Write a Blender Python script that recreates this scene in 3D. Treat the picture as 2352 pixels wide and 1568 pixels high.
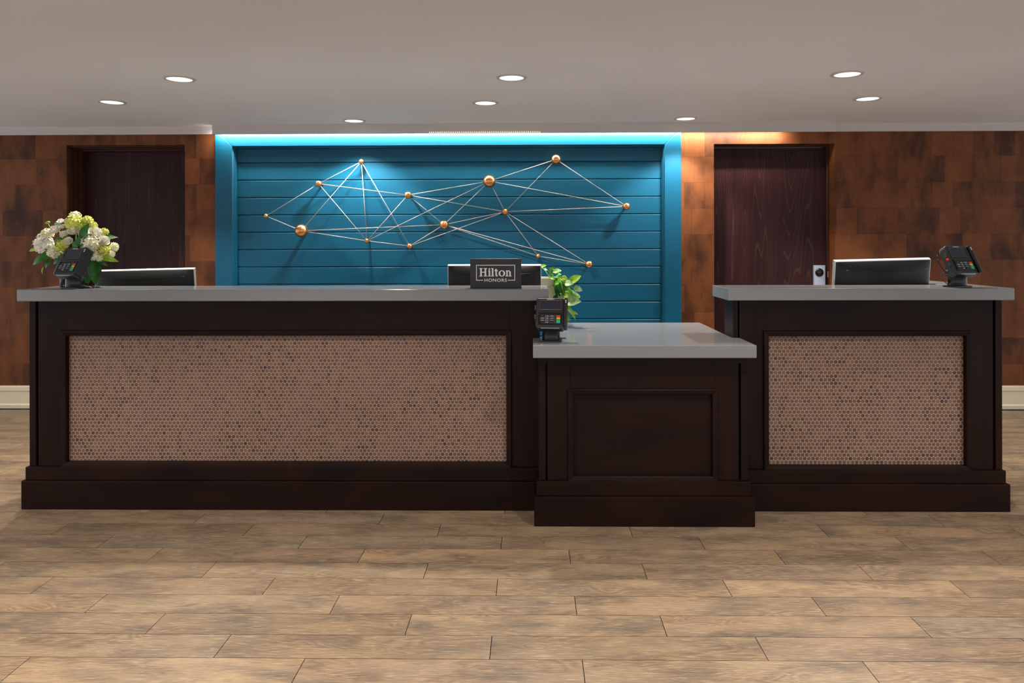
import bpy, math, random
from mathutils import Matrix, Vector
random.seed(7)
for o in list(bpy.data.objects): bpy.data.objects.remove(o)
S = bpy.context.scene
col = S.collection
PI = math.pi
# ------------------------------------------------------------------ camera
F, W_, H_ = 1700.0, 2352.0, 1568.0
CX, CY, CAMZ = 1198.0, 562.0, 1.36
YAW, ROLL = math.radians(.8), math.radians(-.13)
cam = bpy.data.cameras.new('camera')
cam.sensor_fit = 'HORIZONTAL'; cam.sensor_width = 36.0; cam.lens = 36.0*F/W_
cam.shift_x = (W_/2-CX)/W_; cam.shift_y = (CY-H_/2)/W_
cam.clip_start = .05; cam.clip_end = 100
CR = Matrix.Rotation(YAW, 3, 'Z') @ Matrix.Rotation(PI/2, 3, 'X') @ Matrix.Rotation(ROLL, 3, 'Z')
co = bpy.data.objects.new('camera', cam); col.objects.link(co)
co.matrix_world = Matrix.Translation((0, 0, CAMZ)) @ CR.to_4x4()
S.camera = co
# ------------------------------------------------------------------ world, exposure
w = bpy.data.worlds.new('lobby_world'); S.world = w; w.use_nodes = True
bg = w.node_tree.nodes['Background']
bg.inputs[0].default_value = (.96, .98, 1.04, 1); bg.inputs[1].default_value = .82
S.view_settings.view_transform = 'Standard'; S.view_settings.look = 'None'
S.view_settings.exposure = 0.5; S.view_settings.gamma = 1.0
S.view_settings.use_curve_mapping = False
SPOT_W, SPOT_C = 100.0, (1.0, .94, .86)

def U(px, py, Y):                      # where the ray through a photo pixel meets the plane Y
    d = CR @ Vector(((px-CX)/F, -(py-CY)/F, -1.0))
    t = Y/d.y
    return Vector((d.x*t, Y, CAMZ+d.z*t))
def UZ(px, py, Z):                     # ... meets the plane Z
    d = CR @ Vector(((px-CX)/F, -(py-CY)/F, -1.0))
    t = (Z-CAMZ)/d.z
    return Vector((d.x*t, d.y*t, Z))
def UX(px, Y, py=562): return U(px, py, Y).x
def UZZ(px, py, Y): return U(px, py, Y).z

# ------------------------------------------------------------------ materials
def srgb(r, g, b):
    f = lambda c: (c/255/12.92) if c/255 <= .04045 else ((c/255+.055)/1.055)**2.4
    return (f(r), f(g), f(b), 1)
M = {}
def mat(name, c, rough=.5, metal=0, spec=.5, emit=None, es=0, **k):
    m = bpy.data.materials.new(name); m.use_nodes = True
    b = m.node_tree.nodes['Principled BSDF']
    b.inputs['Base Color'].default_value = c
    b.inputs['Roughness'].default_value = rough; b.inputs['Metallic'].default_value = metal
    b.inputs['Specular IOR Level'].default_value = spec
    if emit: b.inputs['Emission Color'].default_value = emit; b.inputs['Emission Strength'].default_value = es
    for kk, v in k.items(): b.inputs[kk].default_value = v
    M[name] = m
    return m
class N:                                # small node helper
    def __init__(s, m): s.t = m.node_tree; s.b = s.t.nodes['Principled BSDF']
    def n(s, typ, ins={}, **props):
        x = s.t.nodes.new(typ)
        for k, v in props.items(): setattr(x, k, v)
        for k, v in ins.items():
            if isinstance(v, bpy.types.NodeSocket): s.t.links.new(v, x.inputs[k])
            else: x.inputs[k].default_value = v
        return x
    def ramp(s, fac, stops):
        x = s.n('ShaderNodeValToRGB', {0: fac}); e = x.color_ramp.elements
        while len(e) < len(stops): e.new(.5)
        for el, (p, c) in zip(e, stops): el.position = p; el.color = c
        return x.outputs[0]
    def math(s, op, a, b=0.0, c=0.0): return s.n('ShaderNodeMath', {0: a, 1: b, 2: c}, operation=op).outputs[0]
    def mix(s, fac, a, b, mode='MIX'):
        x = s.n('ShaderNodeMix', data_type='RGBA', blend_type=mode)
        for i, v in ((0, fac), (6, a), (7, b)):
            if isinstance(v, bpy.types.NodeSocket): s.t.links.new(v, x.inputs[i])
            else: x.inputs[i].default_value = v
        return x.outputs[2]
    def mapping(s, vec, scale, loc=(0, 0, 0), rot=(0, 0, 0)):
        return s.n('ShaderNodeMapping', {'Vector': vec, 'Scale': scale, 'Location': loc, 'Rotation': rot}).outputs[0]
    def noise(s, vec, scale=1, detail=4, rough=.5, dist=0):
        return s.n('ShaderNodeTexNoise', {'Vector': vec, 'Scale': scale, 'Detail': detail, 'Roughness': rough, 'Distortion': dist}).outputs[0]
    def base(s, c): s.t.links.new(c, s.b.inputs['Base Color'])
    def rough(s, c): s.t.links.new(c, s.b.inputs['Roughness'])
    def bump(s, h, strength=.2, dist=.002):
        s.t.links.new(s.n('ShaderNodeBump', {'Height': h, 'Strength': strength, 'Distance': dist}).outputs[0], s.b.inputs['Normal'])
    def pos(s): return s.n('ShaderNodeNewGeometry').outputs['Position']
    def island(s):
        a = s.n('ShaderNodeNewGeometry').outputs['Random Per Island']; b = s.n('ShaderNodeObjectInfo').outputs['Random']
        return s.math('FRACT', s.math('ADD', a, b))

# ceiling paint
q = N(mat('ceiling_paint', srgb(212, 205, 202), .9, spec=.2))
q.base(q.ramp(q.noise(q.pos(), 1.3, 3), [(.3, srgb(220, 220, 223)), (.7, srgb(225, 225, 228))]))
mat('trim_white', srgb(190, 184, 181), .6, spec=.3)
mat('baseboard_cream', srgb(222, 208, 178), .5)
# blue paint
q = N(mat('blue_paint', srgb(4, 76, 104), .42, spec=.28))
v = q.mapping(q.pos(), (2, 2, 120))
q.base(q.ramp(q.noise(v, 1, 3), [(.3, srgb(4, 73, 100)), (.7, srgb(5, 80, 108))]))
q.bump(q.noise(v, 1, 3), .08, .002)
# copper wallpaper: staggered rectangles with smudged dark ends and fine horizontal fibres
q = N(mat('copper_wallpaper', srgb(140, 80, 45), .55, .15, .25))
p = q.pos()
sp = q.n('ShaderNodeSeparateXYZ', {0: p})
xz = q.n('ShaderNodeCombineXYZ', {0: sp.outputs[0], 1: sp.outputs[2], 2: 0.0}).outputs[0]
br = q.n('ShaderNodeTexBrick', {'Vector': q.mapping(xz, (1, 1, 1), (.03, .062, 0)), 'Color1': (0, 0, 0, 1), 'Color2': (1, 1, 1, 1), 'Mortar': (.25, .25, .25, 1),
     'Scale': 1.0, 'Mortar Size': .0015, 'Mortar Smooth': .6, 'Bias': 0.0, 'Brick Width': .17, 'Row Height': .215}, offset=.37, offset_frequency=2, squash=1.35, squash_frequency=3)
bl = q.noise(q.mapping(xz, (7.5, 3.4, 1)), 1, 3, .55)
cell = q.math('MULTIPLY', q.n('ShaderNodeRGBToBW', {0: br.outputs[0]}).outputs[0], .3)
tone = q.math('ADD', cell, q.math('MULTIPLY', bl, .95))
fib = q.noise(q.mapping(xz, (9, 260, 1)), 1, 3, .6)
base = q.ramp(tone, [(.34, srgb(54, 30, 17)), (.5, srgb(84, 47, 23)), (.64, srgb(110, 62, 30)), (.85, srgb(126, 73, 37))])
base = q.mix(q.math('MULTIPLY', fib, .42), base, srgb(58, 30, 14))
base = q.mix(q.math('MULTIPLY', br.outputs[1], .45), base, srgb(50, 30, 22))
q.base(base); q.bump(fib, .12, .002)
# dark stained wood for the desks and for the doors
def darkwood(name, c0, c1, sc, rough, gr=(1, 1, 1)):
    q = N(mat(name, c0, rough, spec=.13))
    oc = q.pos()
    nz = q.noise(q.mapping(oc, sc), 1, 5, .6, .6)
    q.base(q.ramp(nz, [(.35, c0), (.7, c1)]))
    q.rough(q.math('ADD', q.math('MULTIPLY', nz, .18), rough-.09))
    return q
darkwood('dark_wood', srgb(22, 9, 6), srgb(35, 17, 12), (2, 2, 5), .4)
darkwood('dark_wood_stile', srgb(22, 9, 6), srgb(35, 17, 12), (9, 9, 1.2), .4)
q = darkwood('door_veneer', srgb(40, 19, 21), srgb(52, 28, 29), (14, 14, .8), .42)
op = q.pos(); nzz = q.noise(q.mapping(op, (6.5, 1, .22)), 1, 1, .3)
ring = q.math('FRACT', q.math('MULTIPLY', nzz, 30.0)); ln = q.math('GREATER_THAN', ring, .86)
pore = q.noise(q.mapping(op, (160, 10, 6)), 1, 2)
fac = q.math('MULTIPLY', q.math('MULTIPLY', ln, pore), .42)
b0 = q.b.inputs['Base Color'].links[0].from_socket
q.base(q.mix(fac, b0, srgb(98, 68, 66)))
darkwood('door_frame_wood', srgb(58, 32, 24), srgb(70, 41, 30), (14, 14, 1.2), .45)
# solid grey counter
q = N(mat('grey_quartz', srgb(148, 147, 147), .14, spec=.5))
q.base(q.ramp(q.noise(q.pos(), 260, 2), [(.35, srgb(120, 121, 123)), (.65, srgb(125, 126, 127))]))
# penny tiles + grout
mat('grout', srgb(166, 139, 125), .85, spec=.2)
q = N(mat('penny_tile', srgb(130, 95, 70), .42, spec=.45))
r = q.island()
lo = q.noise(q.pos(), 4.5, 2)
t1 = q.ramp(r, [(0, srgb(58, 44, 43)), (.09, srgb(78, 57, 47)), (.3, srgb(96, 71, 53)), (.5, srgb(102, 75, 53)), (.75, srgb(107, 80, 66)), (1, srgb(116, 91, 66))])
q.base(q.mix(q.ramp(lo, [(.4, (0, 0, 0, 1)), (.62, (.55, .55, .55, 1))]), t1, srgb(108, 79, 70)))
# floor planks of wood-look porcelain
q = N(mat('plank', srgb(170, 140, 105), .42, spec=.4))
tc = q.n('ShaderNodeTexCoord').outputs['Object']; r = q.island()
off = q.n('ShaderNodeCombineXYZ', {0: q.math('MULTIPLY', r, 37.0), 1: q.math('MULTIPLY', r, 91.0), 2: 0.0}).outputs[0]
vv = q.n('ShaderNodeVectorMath', {0: tc, 1: off}, operation='ADD').outputs[0]
cat_ = q.noise(q.mapping(vv, (2.2, 9, 1)), 1, 2, .45, .5)
rings = q.math('ABSOLUTE', q.math('SUBTRACT', q.math('FRACT', q.math('MULTIPLY', cat_, 18.0)), .5))
mask = q.noise(q.mapping(vv, (2.6, 8, 1), (5, 3, 0)), 1, 1)
mk = q.ramp(mask, [(.45, (0, 0, 0, 1)), (.56, (1, 1, 1, 1))])
fine = q.noise(q.mapping(vv, (20, 200, 1)), 1, 6, .7)
blot = q.noise(q.mapping(vv, (3.0, 9, 1), (9, 1, 0)), 1, 3)
tint = q.ramp(r, [(0, srgb(130, 109, 85)), (.25, srgb(147, 125, 98)), (.5, srgb(140, 117, 95)), (.8, srgb(160, 134, 104)), (1, srgb(134, 119, 100))])
c = q.mix(q.ramp(blot, [(.44, (0, 0, 0, 1)), (.7, (.9, .9, .9, 1))]), tint, srgb(92, 82, 71))
c = q.mix(q.math('MULTIPLY', q.math('MULTIPLY', q.math('SUBTRACT', .5, rings), mk), 1.2), c, srgb(86, 68, 53))
c = q.mix(q.ramp(fine, [(.42, (0, 0, 0, 1)), (.75, (.75, .75, .75, 1))]), c, srgb(96, 77, 61))
fine2 = q.noise(q.mapping(vv, (14, 170, 1), (3, 7, 0)), 1, 5, .65)
c = q.mix(q.ramp(fine2, [(.52, (0, 0, 0, 1)), (.72, (.7, .7, .7, 1))]), c, srgb(184, 160, 128))
q.base(c); q.bump(fine, .06, .001)
mat('floor_grout', srgb(48, 42, 38), .9, spec=.1)
# metals and small things
mat('copper', srgb(226, 158, 104), .3, 1.0)
mat('wire_steel', srgb(172, 166, 162), .5, .3, .3)
mat('black_plastic', srgb(26, 26, 27), .38)
mat('housing', srgb(44, 46, 45), .34)
mat('black_gloss', srgb(14, 14, 16), .16)
mat('black_metal', srgb(20, 21, 25), .22, .3)
mat('dark_grey_plastic', srgb(52, 54, 53), .45)
mat('monitor_back', srgb(24, 24, 25), .42, spec=.3)
mat('monitor_edge', srgb(205, 208, 204), .3, .2)
mat('screen_off', srgb(46, 48, 66), .12)
mat('key_black', srgb(24, 26, 34), .35)
mat('key_red', srgb(226, 66, 46), .4); mat('key_yellow', srgb(244, 196, 20), .4); mat('key_green', srgb(16, 178, 126), .4)
mat('print_white', srgb(226, 228, 232), .6)
mat('print_silver', srgb(238, 240, 243), .5)
mat('sign_black', srgb(30, 30, 31), .45)
mat('steel', srgb(176, 180, 186), .3, .9)
mat('nickel', srgb(186, 180, 168), .3, .9)
mat('lock_silver', srgb(170, 180, 200), .35, .4)
mat('red_tag', srgb(226, 60, 50), .5)
mat('lens', srgb(240, 240, 240), .5, emit=(1, .97, .93, 1), es=.95)
mat('led', srgb(255, 250, 240), .5, emit=(1.0, .92, .8, 1), es=210)
mat('diode_glow', srgb(255, 250, 240), .5, emit=(1.0, .9, .7, 1), es=.75)
mat('ceramic_cream', srgb(226, 216, 182), .45)
mat('soil', srgb(70, 52, 38), .9)
gm = bpy.data.materials.new('glass'); gm.use_nodes = True; M['glass'] = gm
nt = gm.node_tree; ou = nt.nodes['Material Output']; nt.nodes.remove(nt.nodes['Principled BSDF'])
tr_ = nt.nodes.new('ShaderNodeBsdfTransparent'); tr_.inputs[0].default_value = (.95, .98, .96, 1); gs = nt.nodes.new('ShaderNodeBsdfGlossy'); gs.inputs['Roughness'].default_value = .03
fr = nt.nodes.new('ShaderNodeFresnel'); fr.inputs[0].default_value = 1.35; mx_ = nt.nodes.new('ShaderNodeMixShader')
nt.links.new(fr.outputs[0], mx_.inputs[0]); nt.links.new(tr_.outputs[0], mx_.inputs[1]); nt.links.new(gs.outputs[0], mx_.inputs[2]); nt.links.new(mx_.outputs[0], ou.inputs[0])
def petal(name, c0, c1):
    q = N(mat(name, c0, .65, spec=.2)); q.base(q.ramp(q.island(), [(0, c0), (1, c1)]))
petal('petal_white', srgb(246, 243, 226), srgb(252, 251, 240))
petal('petal_cream', srgb(238, 236, 192), srgb(250, 248, 222))
petal('petal_lime', srgb(204, 212, 92), srgb(232, 236, 134))
def leafm(name, c0, c1, sc=30):
    q = N(mat(name, c0, .4, spec=.4)); q.base(q.ramp(q.noise(q.pos(), sc, 2), [(.35, c0), (.65, c1)]))
leafm('leaf_dark', srgb(26, 84, 22), srgb(52, 122, 34))
leafm('leaf_lime', srgb(120, 168, 40), srgb(164, 200, 66))
leafm('leaf_pothos', srgb(70, 150, 34), srgb(120, 190, 52))
leafm('leaf_pale', srgb(128, 178, 100), srgb(186, 212, 158), 45)
mat('stem_green', srgb(110, 160, 60), .5)

# ------------------------------------------------------------------ mesh builder
class MB:
    def __init__(s): s.v = []; s.f = []; s.sm = []
    def add(s, vs, fs, smooth=False):
        o = len(s.v); s.v += [Vector(v) for v in vs]; s.f += [[i+o for i in f] for f in fs]; s.sm += [smooth]*len(fs); return s
    def box(s, x0, x1, y0, y1, z0, z1, m=None):
        vs = [Vector((x, y, z)) for z in (z0, z1) for y in (y0, y1) for x in (x0, x1)]
        if m: vs = [m @ v for v in vs]
        return s.add(vs, [(0, 2, 3, 1), (4, 5, 7, 6), (0, 1, 5, 4), (2, 6, 7, 3), (0, 4, 6, 2), (1, 3, 7, 5)])
    def prism(s, poly, axis, a, b, m=None, smooth=False):   # poly of 2-D points extruded along an axis from a to b
        def P(u, v, t): return Vector({'z': (u, v, t), 'y': (u, t, v), 'x': (t, u, v)}[axis])
        n = len(poly); vs = [P(u, v, a) for u, v in poly]+[P(u, v, b) for u, v in poly]
        if m: vs = [m @ q for q in vs]
        fs = [tuple(range(n))[::-1], tuple(range(n, 2*n))]+[(i, (i+1) % n, n+(i+1) % n, n+i) for i in range(n)]
        if axis == 'y': fs = [tuple(reversed(f)) for f in fs]
        return s.add(vs, fs, smooth)
    def ringprism(s, outer, inner, a, b, m=None):  # flat ring in the xz plane between y=a and y=b
        n = len(outer)
        vs = [Vector((u, t, v)) for t in (a, b) for poly in (outer, inner) for u, v in poly]
        if m: vs = [m @ q for q in vs]
        fs = []
        for i in range(n):
            j = (i+1) % n
            fs += [(i, j, n+j, n+i), (2*n+j, 2*n+i, 3*n+i, 3*n+j), (i, 2*n+i, 2*n+j, j), (n+i, n+j, 3*n+j, 3*n+i)]
        return s.add(vs, fs)
    def lathe(s, prof, seg=24, c=(0, 0, 0), m=None):
        c = Vector(c); vs = []; k = len(prof)
        for i in range(seg):
            a = 2*PI*i/seg
            for r, z in prof: vs.append(Vector((r*math.cos(a), r*math.sin(a), z)))
        vs = [(m @ v if m else v)+c for v in vs]
        fs = []
        for i in range(seg):
            j = (i+1) % seg
            for q in range(k-1): fs.append((i*k+q, j*k+q, j*k+q+1, i*k+q+1))
        s.add(vs, fs, True)
        return s
    def disc(s, r, c, seg=24, m=None):
        vs = [Vector((r*math.cos(2*PI*i/seg), r*math.sin(2*PI*i/seg), 0)) for i in range(seg)]
        return s.add([(m @ v if m else v)+Vector(c) for v in vs], [tuple(range(seg))])
    def tube(s, pts, r, seg=6):
        pts = [Vector(p) for p in pts]; vs = []; fs = []; up = Vector((.13, .31, .94))
        for i, p in enumerate(pts):
            d = (pts[min(i+1, len(pts)-1)]-pts[max(i-1, 0)]).normalized()
            a = d.cross(up).normalized() if abs(d.dot(up)) < .98 else d.cross(Vector((1, 0, 0))).normalized()
            b = d.cross(a).normalized()
            rr = r if not isinstance(r, (list, tuple)) else r[i]
            vs += [p+(a*math.cos(2*PI*k/seg)+b*math.sin(2*PI*k/seg))*rr for k in range(seg)]
        n = len(pts)
        for i in range(n-1):
            for k in range(seg): fs.append((i*seg+k, i*seg+(k+1) % seg, (i+1)*seg+(k+1) % seg, (i+1)*seg+k))
        fs += [tuple(range(seg))[::-1], tuple(range((n-1)*seg, n*seg))]
        return s.add(vs, fs, True)
    def mesh(s, name, org=(0, 0, 0)):
        me = bpy.data.meshes.new(name); org = Vector(org)
        me.from_pydata([v-org for v in s.v], [], s.f)
        for p, sm in zip(me.polygons, s.sm): p.use_smooth = sm
        me.update(); return me
ORG = {}
def tag(o, label, cat=None, group=None, kind=None):
    o['label'] = label
    if cat: o['category'] = cat
    if group: o['group'] = group
    if kind: o['kind'] = kind
    return o
def thing(name, loc, label, cat, group=None, kind=None):
    o = bpy.data.objects.new(name, None); col.objects.link(o); o.location = loc; o.empty_display_size = .05
    ORG[o] = Vector(loc); return tag(o, label, cat, group, kind)
def obj(name, mb, m, parent=None, bev=0, org=None, seg=2):
    """link one mesh; coordinates are those of the thing's build space, the origin is the parent's or org"""
    base = ORG[parent] if parent else Vector(org or (0, 0, 0))
    o = bpy.data.objects.new(name, mb.mesh(name, base) if isinstance(mb, MB) else mb)
    o.data.materials.clear(); o.data.materials.append(M[m]); col.objects.link(o)
    if parent: o.parent = parent
    else: o.location = base
    ORG[o] = base
    if bev:
        b = o.modifiers.new('bevel', 'BEVEL'); b.width = bev; b.segments = seg; b.limit_method = 'ANGLE'; b.angle_limit = math.radians(40)
    return o
def bxo(name, x0, x1, y0, y1, z0, z1, m, parent, bev=.003):
    return obj(name, MB().box(x0, x1, y0, y1, z0, z1), m, parent, bev)
def copy_tree(o, parent=None):
    c = o.copy(); col.objects.link(c); c.parent = parent
    for ch in list(o.children): copy_tree(ch, c)
    return c
def text_mb(txt, size, bold=0.0, spacing=1.0, align='CENTER'):
    cu = bpy.data.curves.new('text', 'FONT'); cu.body = txt; cu.size = size; cu.align_x = align; cu.offset = bold; cu.space_character = spacing; cu.resolution_u = 3
    o = bpy.data.objects.new('text', cu); col.objects.link(o)
    bpy.context.view_layer.update()
    me = o.to_mesh(); mb = MB()
    mb.add([v.co.copy() for v in me.vertices], [tuple(p.vertices) for p in me.polygons])
    o.to_mesh_clear(); bpy.data.objects.remove(o); bpy.data.curves.remove(cu)
    return mb
def xform(mb, m): mb.v = [m @ v for v in mb.v]; return mb

# ================================================================== setting
YW = 6.165                                # face of the wallpapered back wall
ZC = UZZ(250, 293, YW)                    # ceiling height, about 2.34 m
XL, XR = -5.6, 5.6
ce = obj('ceiling', MB().box(XL, XR, -3.2, YW+.3, ZC, ZC+.12), 'ceiling_paint'); tag(ce, 'smooth pale grey painted ceiling with recessed lights', 'ceiling', kind='structure')
# floor: grout bed and planks, a third of a length further along in every row
fl = obj('floor', MB().box(XL, XR, -3.2, YW+.3, -.12, -.004), 'floor_grout'); tag(fl, 'brown wood-look plank floor laid in staggered rows', 'floor', kind='structure')
PW, PL = .1465, .912
y_row = UZ(600, 1365.5, 0).y; x_joint = UZ(218, 1387, 0).x
gap = .0028
pm = MB().box(-PL/2+gap/2, PL/2-gap/2, -PW/2+gap/2, PW/2-gap/2, -.004, 0).mesh('plank')
rest = MB()
for k in range(-38, 24):                  # k grows away from the camera; row k=0 lies just nearer than y_row
    yc = y_row-PW/2+PW*k
    if yc > YW-PW*.4: continue
    for i in range(-30, 31):
        xc = x_joint-.304*k+PL*(.5+i)
        if xc < XL-PL*.45 or xc > XR+PL*.45: continue
        hx = .72*max(yc, .5)+.5
        seen = yc > 2.05 and abs(xc) < hx+.3 and not (yc > 3.98 and -2.2 < xc < 2.0)
        if seen:
            o = obj('plank', pm, 'plank', fl); o.location = (xc, yc, 0)
        else: rest.box(xc-PL/2+gap/2, xc+PL/2-gap/2, yc-PW/2+gap/2, yc+PW/2-gap/2, -.004, 0)
o = obj('plank_field', rest, 'plank', fl); o['kind'] = 'stuff'
# back wall with two door openings
d1L, d1R = UX(153, YW, 500), UX(425, YW, 500); d1T = UZZ(300, 333, YW)
d2L, d2R = UX(1640, YW, 500), UX(1918, YW, 500); d2T = UZZ(1780, 330, YW)
YB = YW+.26
mb = MB()
wpL, wpR = UX(494, YW-.035, 500)+.02, UX(1565, YW-.035, 500)-.02       # recess taken by the blue panelling
for x0, x1, z0 in ((XL, d1L, 0), (d1L, d1R, d1T), (d1R, wpL, 0), (wpR, d2L, 0), (d2L, d2R, d2T), (d2R, XR, 0)):
    mb.box(x0, x1, YW, YB, z0, ZC)
wb = obj('wall_back', mb, 'copper_wallpaper'); tag(wb, 'back wall in mottled copper-brown wallpaper around two doors', 'wall', kind='structure')
# baseboard each side
def baseboard(name, x0, x1, pxr, lab):
    zt, z1, zb = UZZ(pxr, 885, YW), UZZ(pxr, 896, YW), .035
    mb = MB().prism([(YW-.006, 0), (YW-.03, 0), (YW-.03, zb-.006), (YW-.024, zb), (YW-.018, zb+.003), (YW-.018, z1-.004), (YW-.024, z1), (YW-.022, zt-.008), (YW-.012, zt), (YW, zt), (YW, 0)], 'x', x0, x1)
    tag(obj(name, mb, 'baseboard_cream'), lab, 'baseboard', kind='structure')
baseboard('baseboard_left', XL, d1L, 30, 'cream moulded baseboard under the darker copper wall beside the long desk')
baseboard('baseboard_right', d2R, XR, 2325, 'cream moulded baseboard along the mottled wall beside the L-topped desk')
# cornice strips and the fascia hiding the led strip
FX0, FX1, YF = UX(487, 6.03, 300), UX(1920, 6.03, 300), 6.03
zf = UZZ(1100, 305.5, YF)
fa = obj('trim_1', MB().box(FX0, FX1, YF, YF+.018, zf, ZC), 'trim_white', bev=.002); tag(fa, 'grey-white fascia board hiding the light strip above blue panelling', 'fascia', kind='structure')
zt = UZZ(250, 309, YW-.02)
for nm, x0, x1, lab in (('trim_2', XL, FX0+.01, 'grey-white cornice strip above the door behind the flowers'), ('trim_3', FX1-.05, XR, 'grey-white cornice strip above the mottled wall beyond the hinged door')):
    mb = MB().prism([(YW, zt), (YW-.022, zt), (YW-.026, zt+.008), (YW-.026, ZC-.03), (YW-.034, ZC-.022), (YW-.036, ZC), (YW, ZC)], 'x', x0, x1)
    tag(obj(nm, mb, 'trim_white'), lab, 'cornice', kind='structure')
# ---- blue panelling
YP = YW-.035                              # face of the picture frame
pL, pR = UX(494, YP, 500), UX(1565, YP, 500); iL, iR = UX(533, YP, 500), UX(1527, YP, 500)
iT = UZZ(1030, 334, YP)
YBD = YP+.075
wm = thing('wall_middle', ((pL+pR)/2, YP, 0), 'teal blue panelled wall of horizontal boards in a wide frame', 'wall', kind='structure')
sw = iL-pL; zT = ZC-.012
for nm, poly in (('frame_stile', [(pL, .0), (iL, .0), (iL, iT), (pL, iT+sw)]), ('frame_stile', [(iR, .0), (pR, .0), (pR, iT+sw), (iR, iT)])):
    obj(nm, MB().prism(poly, 'y', YP, YW+.05), 'blue_paint', wm, .004)
obj('frame_rail', MB().prism([(iL, iT), (iR, iT), (pR, iT+sw), (pR, zT), (pL, zT), (pL, iT+sw)], 'y', YP, YW+.05), 'blue_paint', wm, .004)
# stepped inner moulding
mw = .016
for nm, x0, x1 in (('inner_moulding', iL, iL+mw), ('inner_moulding', iR-mw, iR)):
    mb = MB(); a = 1 if x0 == iL else -1; e = x0 if a == 1 else x1
    mb.prism([(e, YP+.012), (e+a*.006, YP+.02), (e+a*.006, YP+.036), (e+a*.011, YP+.04), (e+a*.016, YP+.055), (e+a*.016, YBD+.02), (e, YBD+.02)][::a], 'z', .0, iT)
    obj(nm, mb, 'blue_paint', wm)
mb = MB().prism([(YP+.012, iT), (YP+.02, iT-.006), (YP+.036, iT-.006), (YP+.04, iT-.011), (YP+.055, iT-.016), (YBD+.02, iT-.016), (YBD+.02, iT)], 'x', iL, iR)
obj('inner_moulding', mb, 'blue_paint', wm)
seam0 = UZZ(1000, 372.6, YBD); seam1 = UZZ(1000, 652.4, YBD); pit = (seam0-seam1)/7
edges = [iT-.004]+[seam0-pit*i for i in range(40) if seam0-pit*i > .03]+[.0]
cxp = (iL+iR)/2
for i in range(len(edges)-1):
    z1, z0 = edges[i], edges[i+1]; g = .0035
    x0, x1 = iL+.002, iR-.002
    mb = MB().prism([(YBD+.018, z0+g), (YBD+.004, z0+g), (YBD, z0+g+.003), (YBD, z1-.007), (YBD+.007, z1), (YBD+.018, z1)], 'x', x0, x1)
    obj('board', mb, 'blue_paint', wm)
obj('backing', MB().box(pL+.025, pR-.025, YBD+.016, YB, 0, zT), 'blue_paint', wm)
# ---- doors
YD1 = YW+.20
dr = thing('door_1', ((d1L+d1R)/2, YD1, 0), 'very dark wooden door in a stepped frame behind the flowers', 'door', kind='structure')
def frame_l(name, x0, x1, ztop, y0, y1, wd):   # jambs and head of a door frame as one mesh
    mb = MB().box(x0, x0+wd, y0, y1, 0, ztop-wd).box(x1-wd, x1, y0, y1, 0, ztop-wd).box(x0, x1, y0, y1, ztop-wd, ztop)
    return mb
for wd, y0, y1 in ((.014, YW+.03, YW+.06), (.008, YW+.06, YW+.085), (.02, YW+.085, YW+.115), (.013, YW+.115, YW+.14), (.034, YW+.14, YD1)):
    obj('frame_step', frame_l('f', d1L, d1R, d1T, y0, y1, wd), 'door_frame_wood', dr, .002)
obj('leaf', MB().box(d1L+.02, d1R-.02, YD1, YD1+.045, .008, d1T-.02), 'door_veneer', dr)
YD2 = YW+.15
dr2 = thing('door_2', ((d2L+d2R)/2, YD2, 0), 'dark wood-grained door with steel hinges beside the blue panelling', 'door', kind='structure')
obj('frame', frame_l('f', d2L, d2R, d2T, YD2-.03, YB, .012), 'door_frame_wood', dr2, .002)
obj('leaf', MB().box(d2L+.015, d2R-.016, YD2, YD2+.045, .008, d2T-.016), 'door_veneer', dr2, .002)
for y in (404, 634, 860):
    zc = UZZ(1641, y, YD2-.02); hx = d2L+.016; mb = MB()
    for k in range(5): mb.lathe([(0, -.0105), (.0065, -.0105), (.0065, .0105), (0, .0105)], 10, (hx+.004, YD2-.008, zc+(k-2)*.0225))
    mb.box(hx, hx+.012, YD2-.003, YD2+.001, zc-.056, zc+.056)
    obj('hinge', mb, 'nickel', dr2)
a0, a1 = U(1869, 609, YD2-.02), U(1895, 665, YD2-.02)
lk = obj('lock_plate', MB().box(a0.x, a1.x, YD2-.028, YD2, a1.z, a0.z), 'lock_silver', dr2, .003)
kc = U(1882, 625.5, YD2-.03)
obj('knob', MB().lathe([(0, .012), (.028, .011), (.033, .008), (.035, .002), (.035, 0)], 28, kc, Matrix.Rotation(PI/2, 3, 'X')), 'black_gloss', lk)
k2 = U(1903, 630, YD2-.03)
obj('strike_plate', MB().box(d2R-.018, d2R-.008, YD2-.036, YD2-.03, k2.z-.025, k2.z+.025), 'nickel', dr2, .001)
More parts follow.
